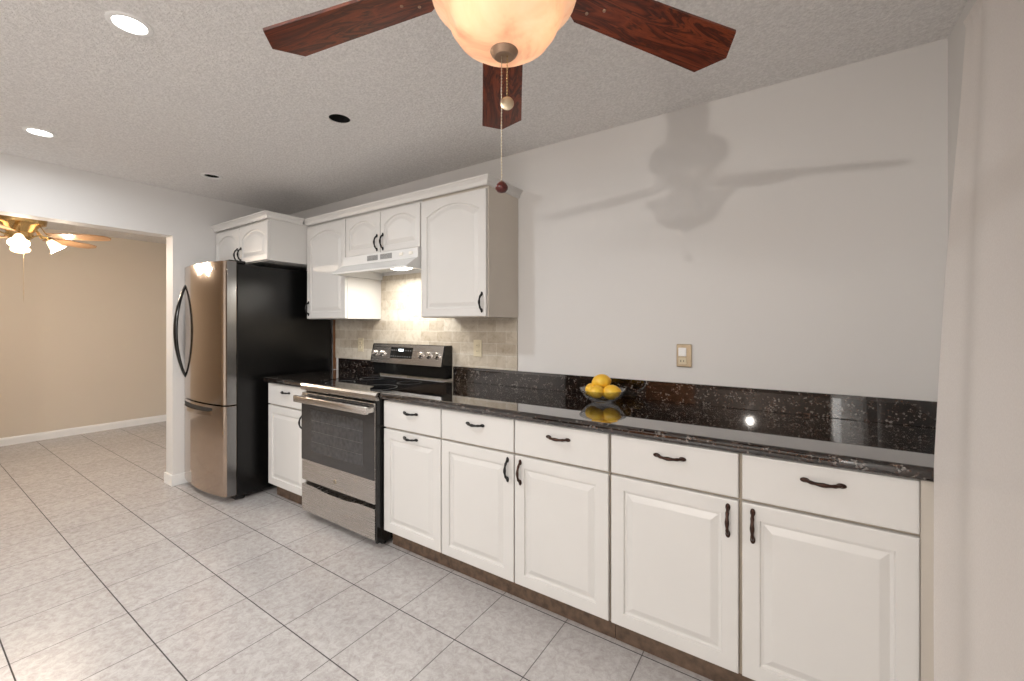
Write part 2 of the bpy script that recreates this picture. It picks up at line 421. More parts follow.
# ------------------------------------------------------------------ lamps of the room: can lights
def downlight(x, y, lit, label):
    t = thing('recessed_downlight', label, 'ceiling light', (x, y, ZC), 'recessed ceiling lights')
    if lit or lit is None:
        tr_ = lathe(bmesh.new(), [(.046, .004), (.050, -.004), (.062, -.005), (.067, -.002), (.067, 0.0)], (x, y, ZC), 40)
        obj('trim_ring', tr_, M['white_plastic'], t, True)
    obj('can', lathe(bmesh.new(), [(RH-.001, .005), (RH-.001, .12), (0, .121)], (x, y, ZC), 32), M['white_plastic'] if lit else M['black_matte'], t, True)
    if lit:
        obj('lens', lathe(bmesh.new(), [(.0535, .010), (.035, .004), (0, .001)], (x, y, ZC), 32), M['led'], t, True)
        light('downlight_lamp', 'AREA', (x, y, ZC-.008), 14 if x > -3 else 6.5, (.93, .97, 1.0), shape='DISK', size=.09, spread=math.radians(175)).parent = None
    elif lit is None:
        obj('bulb', ball(bmesh.new(), (x, y, ZC+.035), .034, (1, 1, .8)), M['vent'], t, True)
downlight(HX[0], HY[0], True, 'lit round recessed downlight nearest the big fan')
downlight(HX[1], HY[0], True, 'lit round recessed downlight near the opening to the next room')
downlight(HX[0], HY[1], False, 'unlit black recessed can hole in the ceiling without a trim ring')
downlight(HX[1], HY[1], None, 'small unlit recessed downlight with pale rim above the fridge corner')

# ------------------------------------------------------------------ cabinet parts
def pull(cx, cy, cz, vertical, mat, parent, L=.108, out=.027):
    """bow pull on a front facing -y; (cx, cz) centre, cy the face"""
    bm = bmesh.new(); n = 22; pts, rad = [], []
    for i in range(n+1):
        t = i/n; s = (t-.5)*(L-.012)
        c = out*math.sin(PI*t)**.62
        pts.append((s, c)); k = abs(t-.5)*2
        rad.append(.0048 + .0026*math.exp(-((k-0)/.28)**2) + .0016*math.exp(-((k-.62)/.1)**2))
    P = [(cx, cy-c, cz+s) if vertical else (cx+s, cy-c, cz) for s, c in pts]
    tube(bm, P, rad, 10)
    for s in (-1, 1):
        o_ = s*(L/2-.008)
        ctr = (cx, cy-.003, cz+o_) if vertical else (cx+o_, cy-.003, cz)
        sc_ = (.8, .5, 1.35) if vertical else (1.35, .5, .8)
        ball(bm, ctr, .0100, sc_, None, 14, 8)
    return obj('handle', bm, mat, parent, True)
def panel(x0, x1, z0, z1, y, t=.019, frame=.052, arch=0, flat=False):
    """raised-panel front facing -y, front face at y, back at y+t"""
    bm = bmesh.new(); w, h = x1-x0, z1-z0
    nb, ns, nt_ = 2, 6, 28
    def loop(ins, c, ar, r=0):
        pts = []
        a0, a1, b0, b1 = ins, w-ins, ins, h-ins
        def top(s):
            if ar <= 0: return b1
            k = (s-.5)*2/.97
            v = 1-k*k if abs(k) < 1 else 0
            return b1 - ar*(1-v)
        for i in range(nb): pts.append((a0+(a1-a0)*i/nb, b0))
        for i in range(ns): pts.append((a1, b0+(top(1)-b0)*i/ns))
        for i in range(nt_): pts.append((a1-(a1-a0)*i/nt_, top(1-i/nt_)))
        for i in range(ns): pts.append((a0, top(0)-(top(0)-b0)*i/ns))
        return [bm.verts.new((x0+a, y+t-c, z0+b)) for a, b in pts]
    L = [loop(0, 0, 0), loop(0, t-.004, 0), loop(.0015, t-.001, 0), loop(.005, t, 0)]
    if not flat:
        L += [loop(frame, t, arch), loop(frame+.003, t-.007, arch), loop(frame+.011, t-.0085, arch), loop(frame+.034, t-.001, arch), loop(frame+.037, t-.0005, arch)]
    for A, Bq in zip(L, L[1:]):
        n = len(A)
        for i in range(n): bm.faces.new((A[i], A[(i+1) % n], Bq[(i+1) % n], Bq[i]))
    bm.faces.new(L[-1]); bm.faces.new(L[0][::-1])
    return bm
YD = -.630     # face of the base doors
ZD0, ZD1, ZG, ZT = .112, .7055, .7155, .868
def base_cabinet(label, x0, x1, bays, toe=True):
    """bays: (x0, x1, pull side) ; pull side 'L','R' or 'T' for a pull across the top of the door"""
    t = thing('base_cabinet', label, 'cabinet', ((x0+x1)/2, -.3, 0), 'white base cabinets')
    bm = bmesh.new(); box(bm, x0, x1, -.608, -.004, .102, .872)
    obj('carcass', bm, M['gap'], t)
    obj('toe_kick', B(x0, x1, -.560, -.545, 0.0, .102), M['toe'], t, label='brown stone toe kick strip')
    for a, b_, side in bays:
        d = obj('drawer', panel(a, b_, ZG, ZT, YD, flat=True), M['cabinet'], t)
        mt = M['bronze'] if a > -1.2 else M['black_pull']
        pull((a+b_)/2, YD, (ZG+ZT)/2+.026, False, mt, d)
        o = obj('door', panel(a, b_, ZD0, ZD1, YD), M['cabinet'], t)
        if side == 'T': pull((a+b_)/2, YD, ZD1-.028, False, mt, o)
        else: pull(b_-.032 if side == 'R' else a+.032, YD, ZD1-.073, True, mt, o)
    return t
base_cabinet('narrow white base cabinet between the fridge and the range', -3.318, -2.800, [(-3.310, -2.806, 'R')])
base_cabinet('narrow white base cabinet just right of the range, bar pulls on drawer and door', -1.995, -1.538, [(-1.990, -1.541, 'T')])
base_cabinet('middle white base cabinet with two doors below the bowl of lemons', -1.537, -.620, [(-1.535, -1.082, 'R'), (-1.076, -.623, 'L')])
c5 = base_cabinet('white base cabinet with two doors at the right end beside the curtain', -.617, .485, [(-.612, -.158, 'R'), (-.147, .297, 'L')])
obj('filler', B(.300, .486, -.618, -.609, .102, .870), M['cabinet_side'], c5, label='plain beige filler strip beside the last door')

# ------------------------------------------------------------------ granite counters
def counter(x0, x1, label):
    t = thing('granite_countertop', label, 'countertop', ((x0+x1)/2, -.3, .873), 'black granite countertops')
    prof = [(-.003, .873), (-.003, .914)]
    R = .0205
    for i in range(19):
        a = PI/2 + PI*i/18
        prof.append((-.637 + R*math.cos(a)*.8, .8935 + R*math.sin(a)))
    prof.append((-.60, .873))
    bm = prism(bmesh.new(), prof, x0, x1, 'x')
    obj('slab', bm, M['granite'], t)
    return t
ct = counter(-3.335, -2.795, 'short black granite countertop between the fridge and the range')
obj('backsplash', B(-3.335, -2.795, -.022, -.002, .9145, 1.0155, .0015, 1), M['granite'], ct)
ct2 = counter(-1.997, XR-.003, 'long black granite countertop from the range to the curtain')
obj('backsplash', B(-1.997, XR-.003, -.022, -.002, .9145, 1.0155, .0015, 1), M['granite'], ct2)

# travertine tile field
bs = B(-3.395, -1.466, -.010, -.001, 1.0165, 1.354)
box(bs, -2.778, -1.996, -.010, -.001, 1.354, 1.70); box(bs, -2.792, -2.0, -.010, -.001, .90, 1.0165)
tag(struct('wall_tile', bs, M['travertine']), 'beige travertine tile backsplash under the wall cabinets', 'backsplash')
bpy.data.objects['wall_tile']['kind'] = 'structure'
struct('trim_1', B(-3.425, -3.396, -.014, -.001, .915, 1.354), M['brown_trim'], 'narrow brown strip at the end of the tile')  # plain brown strip closing the tile field

# ------------------------------------------------------------------ wall cabinets
UZ0, UZ1, UY = 1.355, 2.118, -.335
def wall_cab(label, x0, x1, y0, z0, z1, doors, side_mat=None):
    t = thing('wall_cabinet', label, 'cabinet', ((x0+x1)/2, y0/2, z0), 'white wall cabinets')
    obj('carcass', B(x0, x1, y0+.0195, -.002, z0, z1), side_mat or M['cabinet'], t)
    for a, b_, side in doors:
        h = z1-z0
        d = obj('door', panel(a, b_, z0+.004, z1-.022, y0, frame=.05 if h > .5 else .042, arch=.055 if h > .5 else .05), M['cabinet'], t)
        z = z0+.085 if h > .5 else z0+.075
        pull(b_-.028 if side == 'R' else a+.028, y0, z, True, M['black_pull'], d, L=.112)
    return t
def crown_run(bm, pts, z):
    """crown moulding: profile swept along plan points; each pt (x, y, outx, outy) is the mitred outward direction"""
    prof = [(0, 0), (.006, 0), (.010, .006), (.014, .022), (.026, .036), (.032, .040), (.034, .048), (0, .048)]
    rings = [[bm.verts.new((x+o*ox, y+o*oy, z+h)) for o, h in prof] for x, y, ox, oy in pts]
    for a, b_ in zip(rings, rings[1:]):
        for i in range(len(prof)):
            j = (i+1) % len(prof); bm.faces.new((a[i], a[j], b_[j], b_[i]))
    bm.faces.new(rings[0]); bm.faces.new(rings[-1][::-1]); return bm
wall_cab('tall white wall cabinet with one arched door left of the hood', -3.298, -2.782, UY, UZ0, UZ1, [(-3.292, -2.786, 'L')])
wall_cab('short white wall cabinet with two arched doors above the hood', -2.781, -1.996, UY, 1.807, UZ1, [(-2.776, -2.392, 'R'), (-2.385, -2.000, 'L')])
wall_cab('tall white wall cabinet with one arched door right of the hood', -1.995, -1.462, UY, UZ0, UZ1, [(-1.990, -1.468, 'R')], M['cabinet_side'])
fc = wall_cab('short deep white wall cabinet with two arched doors above the fridge', -4.196, -3.300, -.640, 1.800, UZ1, [(-4.190, -3.752, 'R'), (-3.745, -3.305, 'L')])
# crown mouldings
bm = crown_run(bmesh.new(), [(-3.299, UY, 0, -1), (-1.461, UY, 1, -1), (-1.461, -.002, 1, 0)], 2.112)
solo('crown_moulding', bm, M['cabinet'], 'white crown moulding along the top of the range wall cabinets', 'moulding', origin=(-2.4, -.34, 2.112))
bm = crown_run(bmesh.new(), [(-4.197, -.640, 0, -1), (-3.299, -.640, 1, -1), (-3.299, -.372, 1, 0)], 2.112)
solo('crown_moulding', bm, M['cabinet'], 'white crown moulding around the cabinet above the fridge', 'moulding', origin=(-3.7, -.64, 2.112))

# ------------------------------------------------------------------ range hood
hx0, hx1 = -2.779, -1.997
t = thing('range_hood', 'white under cabinet range hood with a lit lens above the range', 'range hood', ((hx0+hx1)/2, -.25, 1.66))
prof = [(-.003, 1.806), (-.355, 1.806), (-.355, 1.742), (-.375, 1.733), (-.430, 1.694), (-.452, 1.680), (-.452, 1.670), (-.440, 1.670), (-.360, 1.722), (-.30, 1.726), (-.003, 1.726)]
bm = prism(bmesh.new(), prof, hx0+.02, hx1-.02, 'x')
# side skirts
for a in (hx0, hx1-.02):
    prism(bm, [(-.003, 1.806), (-.355, 1.806), (-.355, 1.742), (-.375, 1.733), (-.430, 1.694), (-.452, 1.680), (-.452, 1.670), (-.003, 1.668)], a, a+.02, 'x')
obj('canopy', bm, M['hood'], t)
for a, b_ in ((-2.50, -2.385), (-2.36, -2.24)):
    vb = bmesh.new()
    for k in range(12):
        xx = a + (b_-a)*k/12; box(vb, xx, xx+(b_-a)/12*.55, -.3565, -.350, 1.757, 1.793)
    obj('vent_slots', vb, M['vent'], t)
for xx in (-2.15, -2.06): obj('switch', B(xx-.018, xx+.018, -.360, -.352, 1.765, 1.785, .002, 1), M['offwhite_plastic'], t)
obj('lens', ball(bmesh.new(), (-2.24, -.27, 1.722), .13, (1, .55, .30)), M['hood_lens'], t, True)
obj('filter', B(-2.10, -2.03, -.34, -.08, 1.700, 1.724), M['vent'], t)
light('hood_lamp', 'AREA', (-2.39, -.25, 1.668), 5.5, (1.0, .95, .86), shape='RECTANGLE', size=.25, size_y=.12)

# ------------------------------------------------------------------ range
rx0, rx1 = -2.788, -2.006
t = thing('electric_range', 'stainless steel electric range with black glass top and oven window', 'stove', ((rx0+rx1)/2, -.33, 0))
obj('body', B(rx0, rx1, -.635, -.03, .03, .885, .003, 1), M['black'], t)
for x in (rx0+.05, rx1-.05):
    for y in (-.58, -.10): obj('foot', lathe(bmesh.new(), [(0, 0), (.018, 0), (.018, .031), (0, .031)], (x, y, 0), 12), M['black_matte'], t)
obj('cooktop', B(rx0+.004, rx1-.004, -.650, -.10, .886, .911, .004, 2), M['cooktop'], t)
bm = bmesh.new()
prism(bm, [(-.651, .868), (-.668, .868), (-.676, .876), (-.676, .900), (-.668, .9125), (-.640, .9145), (-.640, .9115), (-.651, .909)], rx0, rx1, 'x')
obj('front_trim', bm, M['steel'], t)
for x, y, r in ((-2.60, -.50, .095), (-2.20, -.50, .115), (-2.60, -.24, .08), (-2.20, -.24, .08)):
    obj('burner_ring', lathe(bmesh.new(), [(r, .9112), (r, .9115), (r+.002, .9115), (r+.002, .9112)], (x, y, 0), 40), M['vent'], t)
# oven door
obj('side_trim', B(rx1-.016, rx1, -.664, -.634, .04, .868), M['black'], t)
d = obj('oven_door', B(rx0+.003, rx1-.017, -.668, -.637, .262, .852, .004, 2), M['steel'], t)
obj('window', B(rx0+.005, rx1-.019, -.6715, -.667, .402, .835, .001, 1), M['oven_glass'], d)
obj('inner_window', B(rx0+.12, rx1-.12, -.6724, -.671, .47, .745, .0005, 1), M['oven_inner'], d)
for k in range(3): obj('rack_line', B(rx0+.13, rx1-.13, -.6729, -.6722, .535+.07*k, .5362+.07*k), M['rack'], d)
hb = bmesh.new(); pts = []
hz = .818
box(hb, rx0+.012, rx1-.012, -.735, -.712, hz-.022, hz+.022, .006, 3)
for x in (rx0+.03, rx1-.03): box(hb, x-.018, x+.018, -.720, -.669, hz-.015, hz+.015, .004, 2)
obj('handle', hb, M['steel'], d, True)
bm = bmesh.new()
for k in range(6):
    a = rx0+.07+k*.112; box(bm, a, a+.09, -.6685, -.660, .838, .847)
obj('vent_slots', bm, M['slot'], d)
lg = lathe(bmesh.new(), [(0, .003), (.013, .003), (.0145, .0015), (.0145, 0)], (-2.41, -.668, .318), 28, Matrix.Rotation(PI/2, 4, 'X'))
lo = obj('emblem', lg, M['nickel'], d, True)
rg = bmesh.new()
for rr in (.0115, .0060):
    tube(rg, [(-2.41+rr*math.cos(2*PI*i/20), -.6715, .318+rr*math.sin(2*PI*i/20)) for i in range(21)], .0006, 5)
def curve_text(txt, size, loc, rot, mat, parent, name='lettering', ext=.0006):
    c = bpy.data.curves.new(name, 'FONT'); c.body = txt; c.size = size; c.extrude = ext; c.align_x = 'CENTER'; c.align_y = 'CENTER'
    tmp = bpy.data.objects.new('tmp', c); COL.objects.link(tmp)
    bpy.context.view_layer.update()
    me = bpy.data.meshes.new_from_object(tmp.evaluated_get(bpy.context.evaluated_depsgraph_get()))
    bpy.data.objects.remove(tmp)
    bm = bmesh.new(); bm.from_mesh(me); bpy.data.meshes.remove(me)
    bmesh.ops.transform(bm, matrix=Matrix.Translation(loc) @ rot, verts=bm.verts)
    return bm
tx = curve_text('GE', .010, (-2.41, -.6715, .318), Matrix.Rotation(PI/2, 4, 'X'), None, None)
me_ = bpy.data.meshes.new('t'); tx.to_mesh(me_); rg.from_mesh(me_); tx.free(); bpy.data.meshes.remove(me_)
obj('monogram', rg, M['vent'], d)
# storage drawer, with the scooped top edge
w_ = rx1-.014-rx0-.006
pts = [(rx0+.003, .055), (rx1-.017, .055), (rx1-.017, .232)]
for i in range(25):
    s = i/24; sag = .014*math.exp(-((s-.5)/.26)**4)
    pts.append((rx1-.017 - w_*(.02+.96*s), .236-sag))
pts.append((rx0+.003, .232))
obj('storage_drawer', prism(bmesh.new(), pts, -.667, -.637, 'y'), M['steel'], t)
# control console
zc0, zc1 = 1.012, 1.162
cons = prism(bmesh.new(), [(-.015, .93), (-.075, .93), (-.078, 1.006), (-.110, zc0), (-.112, zc0+.006), (-.082, zc1-.006), (-.076, zc1), (-.015, zc1)], rx0+.004, rx1-.004, 'x')
con = obj('control_panel', cons, M['black'], t)
tilt = math.atan2(.030, zc1-zc0-.012)
def on_face(x, z, off=0):   # point on the sloped console face
    k = (z-zc0-.006)/(zc1-zc0-.012); return Vector((x, -.112+.030*k-off*math.cos(tilt), z+off*math.sin(tilt)*-0))
fa = bmesh.new()
prism(fa, [(-.1125, zc0+.006), (-.0825, zc1-.004), (-.0845, zc1-.004), (-.1150, zc0+.006)], rx0+.018, rx1-.018, 'x')
obj('face_plate', fa, M['steel'], con)
dp = bmesh.new()
prism(dp, [(-.1045, 1.058), (-.0885, 1.140), (-.0915, 1.140), (-.1070, 1.058)], -2.56, -2.325, 'x')
dis = obj('display', dp, M['black'], con)
dg = curve_text('12:00', .026, on_face(-2.445, 1.118, .0085) , Matrix.Rotation(PI/2 - tilt, 4, 'X'), None, None)
obj('digits', dg, M['digits'], dis)
for i in range(9):
    for j in range(2):
        if 2 < i < 6 and j == 1: continue
        bt = bmesh.new(); p = on_face(-2.545+i*.0255, 1.072+j*.045, .0068); box(bt, p.x-.006, p.x+.006, p.y-.0008, p.y+.0008, p.z-.004, p.z+.004)
        obj('button', bt, M['vent'], dis)
for x in (-2.735, -2.655, -2.235, -2.155, -2.075):
    p = on_face(x, 1.090, .001)
    R_ = Matrix.Rotation(PI/2 - tilt, 4, 'X')
    kb = lathe(bmesh.new(), [(.026, 0), (.026, .004), (.021, .006), (.0195, .024), (.017, .027), (0, .027)], p, 28, R_)
    q = bmesh.ops.create_cube(kb, size=1)
    bmesh.ops.transform(kb, matrix=Matrix.Translation(p) @ R_ @ Matrix.Translation((0, 0, .026)) @ Matrix.Diagonal((.007, .038, .012, 1)), verts=q['verts'])
    obj('knob', kb, M['chrome'], con, True)

# ------------------------------------------------------------------ fridge
fx0, fx1 = -4.188, -3.425
t = thing('refrigerator', 'black sided stainless steel bottom freezer refrigerator', 'refrigerator', ((fx0+fx1)/2, -.42, 0))
obj('body', B(fx0, fx1, -.795, -.035, .035, 1.764, .006, 2), M['black_tex'], t, label='textured black side of the refrigerator')
bm = bmesh.new()
box(bm, fx0+.02, fx1-.02, -.80, -.76, .012, .055)
obj('kick_grille', bm, M['black_matte'], t)
for x in (fx0+.06, fx1-.06):
    for y in (-.74, -.10): obj('foot', lathe(bmesh.new(), [(0, 0), (.022, 0), (.022, .037), (0, .037)], (x, y, 0), 14), M['black_matte'], t)
def bow_door(z0, z1):
    n = 26; pts = []
    yb, ye, bow, r = -.800, -.868, .040, .016
    for i in range(n+1):
        s = i/n; x = fx0+.001+(fx1-fx0-.002)*s
        e = min(s, 1-s)*(fx1-fx0)
        y = ye - bow*(1-(2*s-1)**2)
        if e < r: y += r-math.sqrt(max(0, r*r-(r-e)**2))
        pts.append((x, y))
    pts = [(fx0+.001, yb)] + pts + [(fx1-.001, yb)]
    bm = prism(bmesh.new(), pts, z0, z1)
    return bm
d1 = obj('fridge_door', bow_door(.722, 1.776), M['fridge_steel'], t, True)
d2 = obj('freezer_drawer', bow_door(.052, .710), M['fridge_steel'], t, True)
for z0, z1, dd in ((.724, 1.774, d1), (.054, .708, d2)):
    obj('gasket', B(fx0+.012, fx1-.012, -.802, -.794, z0, z1), M['black_matte'], dd)
    obj('edge_strip', B(fx1-.0012, fx1+.0006, -.862, -.802, z0, z1), M['steel_edge'], dd)
def fy(x):  # front of the bow at x
    s = (x-fx0)/(fx1-fx0); return -.868-.040*(1-(2*s-1)**2)
hx = -4.125
pts = []; n = 30
for i in range(n+1):
    k = i/n; pts.append((hx + .0*k, fy(hx)+.004-.070*math.sin(PI*k)**.8, .885+.745*k))
obj('handle', tube(bmesh.new(), pts, [.014+.009*math.sin(PI*i/n) for i in range(n+1)], 12, .6, (0, 1, 0)), M['black'], d1, True)
# freezer grip: black scoop and the steel lip beneath it
def strip(xa, xb, za, zb, off, th, dip=0):
    bm = bmesh.new(); n = 24; rows = []
    for i in range(n+1):
        s = i/n; x = xa+(xb-xa)*s; k = math.sin(PI*s)**.5 if 0 < s < 1 else 0
        zl = za - dip*k; y = fy(x)
        h = (zb-zl)
        rows.append([bm.verts.new(p) for p in ((x, y+.004, zb), (x, y-off*k, zb), (x, y-off*k, zl), (x, y+.004, zl))])
    for a, b_ in zip(rows, rows[1:]):
        for i in range(4): bm.faces.new((a[i], a[(i+1) % 4], b_[(i+1) % 4], b_[i]))
    bm.faces.new(rows[0]); bm.faces.new(rows[-1][::-1]); return bm
obj('grip_recess', strip(fx0+.03, fx1-.16, .672, .690, .004, .004, .014), M['black_matte'], d2)
obj('grip_lip', strip(fx0+.03, fx1-.16, .640, .664, .022, .01, .008), M['fridge_steel'], d2, True)
bg_ = lathe(bmesh.new(), [(0, .0025), (.013, .0025), (.014, 0)], (-3.60, fy(-3.60)+.001, 1.725), 24, Matrix.Rotation(PI/2+.0, 4, 'X') @ Matrix.Identity(4))
me_ = bpy.data.meshes.new('t'); q = curve_text('LG', .032, (-3.563, fy(-3.563)-.0035, 1.725), Matrix.Rotation(PI/2, 4, 'X') @ Matrix.Rotation(.12, 4, 'Y'), None, None); q.to_mesh(me_); bg_.from_mesh(me_); q.free(); bpy.data.meshes.remove(me_)
obj('badge', bg_, M['chrome'], d1)
hg = bmesh.new(); box(hg, fx1-.10, fx1-.012, -.845, -.73, 1.765, 1.788, .006, 2)
obj('hinge_cover', hg, M['black'], t)

# ------------------------------------------------------------------ outlets
def outlet_plain(x, z, label):
    t = thing('wall_outlet', label, 'outlet', (x, -.010, z))
    obj('plate', B(x-.035, x+.035, -.016, -.0105, z-.057, z+.057, .002, 2), M['almond'], t)
    bm = bmesh.new()
    for s in (-1, 1): box(bm, x-.016, x+.016, -.0185, -.0155, z+s*.020-.013, z+s*.020+.013, .003, 2)
    rc = obj('receptacle', bm, M['almond'], t)
    bm = bmesh.new()
    for s in (-1, 1):
        for k in (-1, 1): obj('slot', B(x+k*.006-.001, x+k*.006+.001, -.0188, -.0184, z+s*.020-.004, z+s*.020+.004), M['slot'], rc)
outlet_plain(-1.782, 1.150, 'almond wall outlet on the tile right of the range')
outlet_plain(-3.035, 1.140, 'almond wall outlet on the tile left of the range')
x, z = -.461, 1.154
t = thing('wall_switch_outlet', 'antique metal plate with white switch and outlet above the long counter', 'outlet', (x, 0, z))
obj('plate', B(x-.036, x+.036, -.012, -.0005, z-.058, z+.058, .004, 2), M['nickel'], t)
obj('switch', B(x-.026, x+.012, -.018, -.011, z-.004, z+.040, .003, 2), M['white_plastic'], t)
rc = obj('receptacle', B(x-.026, x+.012, -.016, -.011, z-.044, z-.010, .003, 2), M['almond'], t)
for k in (-1, 1): obj('slot', B(x-.007+k*.007-.0015, x-.007+k*.007+.0015, -.0165, -.0158, z-.032, z-.022), M['slot'], rc)

# ------------------------------------------------------------------ bowl of lemons
bx, by, bz = -.812, -.215, .9142
prof = [(0, .006), (.035, .006), (.040, .002), (.048, .0015), (.052, .006), (.060, .014), (.085, .030), (.105, .050), (.116, .066),
        (.119, .068), (.120, .065), (.108, .047), (.088, .026), (.062, .009), (.052, 0), (0, 0)]
bowl = lathe(bmesh.new(), [(r*.98, z_) for r, z_ in prof], (0, 0, 0), 40)
o = obj('glass_bowl', bowl, M['glass'], None, True); o.location = (bx, by, bz)
tag(o, 'clear glass fruit bowl holding four lemons on the granite counter', 'bowl')
def lemon(c, r, az, label):
    bm = bmesh.new(); n = 18; pr_ = []
    for i in range(n+1):
        a = PI*i/n; zz = -math.cos(a)*r*1.22; rr = math.sin(a)*r
        if i < 3: zz -= r*.10*(1-i/3)
        if i > n-3: zz += r*.14*(1-(n-i)/3)
        pr_.append((rr if 0 < i < n else 0, zz))
    R_ = Matrix.Rotation(az, 4, 'Z') @ Matrix.Rotation(PI/2-.12, 4, 'Y')
    lathe(bm, pr_, (0, 0, 0), 22, R_)
    o = obj('lemon', bm, M['lemon'], None, True); o.location = c
    tag(o, label, 'lemon', 'lemons in the glass bowl')
lemon((bx-.058, by+.000, bz+.058), .0345, 2.2, 'yellow orange lemon at the left of the glass bowl')
lemon((bx-.012, by-.044, bz+.058), .0330, .9, 'yellow orange lemon at the front middle of the glass bowl')
lemon((bx+.050, by-.010, bz+.057), .0375, .35, 'large yellow orange lemon at the right of the glass bowl')
lemon((bx-.012, by+.016, bz+.103), .0385, .55, 'yellow orange lemon on top of the others in the glass bowl')

# ------------------------------------------------------------------ big ceiling fan
fxc, fyc = -.4817, -1.5703
t = thing('ceiling_fan', 'ceiling fan with dark mahogany blades and lit glass bowl', 'ceiling fan', (fxc, fyc, ZC))
FB = (fxc, fyc, 0)
obj('ceiling_canopy', lathe(bmesh.new(), [(0, ZC-.001), (.082, ZC-.001), (.084, ZC-.012), (.078, ZC-.06), (.070, 2.24), (.070, 2.165), (0, 2.165)], FB, 36), M['brushed_brass'], t, True)
obj('motor_housing', lathe(bmesh.new(), [(0, 2.175), (.06, 2.175), (.100, 2.168), (.126, 2.145), (.134, 2.115), (.130, 2.085), (.108, 2.060), (.075, 2.044), (.062, 2.036), (0, 2.036)], FB, 40), M['brushed_brass'], t, True)
obj('switch_housing', lathe(bmesh.new(), [(.055, 2.037), (.060, 2.015), (.058, 1.985), (.062, 1.976), (.122, 1.970), (.122, 1.966), (0, 1.966)], FB, 40), M['brushed_brass'], t, True)
K = .9646
def kz(z_): return 1.3112 + (z_-1.3112)*K
prof = [(.148, 1.998), (.152, 1.993), (.148, 1.979), (.134, 1.966), (.1235, 1.955), (.118, 1.942), (.111, 1.925), (.095, 1.903), (.070, 1.886), (.040, 1.878), (.012, 1.876)]
prof += [(r-.004, z_+.003) for r, z_ in reversed(prof)]
bowl = obj('light_bowl', lathe(bmesh.new(), [(r*K, kz(z_)) for r, z_ in prof], FB, 48), M['bowl_glass'], t, True, 'glowing cream glass bowl')
obj('finial', lathe(bmesh.new(), [(r*K, kz(z_)) for r, z_ in [(0, 1.868), (.012, 1.867), (.020, 1.8645), (.026, 1.870), (.029, 1.876), (.026, 1.882), (.0, 1.884)]], FB, 30), M['brushed_brass'], bowl, True)
for a in (20, 140, 260):
    c_ = (fxc+.062*math.cos(math.radians(a)), fyc+.062*math.sin(math.radians(a)), kz(1.945))
    bl = obj('bulb', ball(bmesh.new(), c_, .022, (1, 1, 1.25)), M['bulb'], bowl, True)
def blade(az):
    a = math.radians(az)
    T = Matrix.Translation((0, 0, 2.020-ZC)) @ Matrix.Rotation(a, 4, 'Z') @ Matrix.Rotation(.0862, 4, 'Y') @ Matrix.Rotation(-.168, 4, 'X')
    out = [(.165, -.036), (.185, -.050), (.40, -.058), (.541, -.0645), (.580, 0), (.541, .0645), (.40, .058), (.185, .050), (.165, .036)]
    bm = bmesh.new()
    v0 = [bm.verts.new((x_, y_, -.003)) for x_, y_ in out]; v1 = [bm.verts.new((x_, y_, .003)) for x_, y_ in out]
    n = len(out); bm.faces.new(v0); bm.faces.new(v1[::-1])
    for i in range(n): bm.faces.new((v0[i], v0[(i+1) % n], v1[(i+1) % n], v1[i]))
    bd = obj('blade', bm, M['blade'], t, local=True)
    bd.matrix_local = T
    ORG[bd.name] = Vector((0, 0, 0))
    ib = bmesh.new()
    tube(ib, [(.060, 0, .030), (.10, 0, .024), (.14, 0, .008), (.18, 0, .0065)], [.012, .009, .010, .012], 10, .5, (0, 0, 1))
    prism(ib, [(.16, -.018), (.20, -.034), (.235, -.020), (.248, 0), (.235, .020), (.20, .034), (.16, .018)], .0032, .0075)
    for px, py in ((.20, -.02), (.20, .02), (.232, 0)): ball(ib, (px, py, -.004), .004, (1, 1, .5), None, 10, 6)
    obj('blade_iron', ib, M['brushed_brass'], bd, True)
for k in range(5): blade(125.58 + 72*k)
def chain(px, py, z0, z1, rb=.0011, step=.0062):
    bm = bmesh.new(); z_ = z0
    tube(bm, [(px, py, z0), (px, py, z1)], .0007, 5)
    while z_ > z1:
        ball(bm, (px, py, z_), .0015, (1, 1, 1), None, 6, 4); z_ -= step
    return bm
c1 = obj('pull_chain', chain(fxc-.004, fyc-.003, 1.852, 1.596), M['nickel'], t, True, 'long pull chain with dark red bead')
obj('fob', lathe(bmesh.new(), [(0, .0115), (.005, .011), (.0095, .007), (.0130, .001), (.0125, -.004), (.008, -.009), (0, -.011)], (fxc-.004, fyc-.003, 1.585), 24), M['fob'], c1, True, 'dark red wooden bead')
c2 = obj('pull_chain', chain(fxc+.006, fyc+.002, 1.852, 1.765), M['brass'], t, True, 'short pull chain with round brass pendant')
pd = bmesh.new()
lathe(pd, [(0, .003), (.009, .003), (.0135, .001), (.0135, -.001), (.009, -.003), (0, -.003)], (fxc+.006, fyc+.002, 1.752), 24, Matrix.Rotation(math.radians(33), 4, 'Z') @ Matrix.Rotation(PI/2, 4, 'X'))
obj('fob', pd, M['nickel'], c2, True)

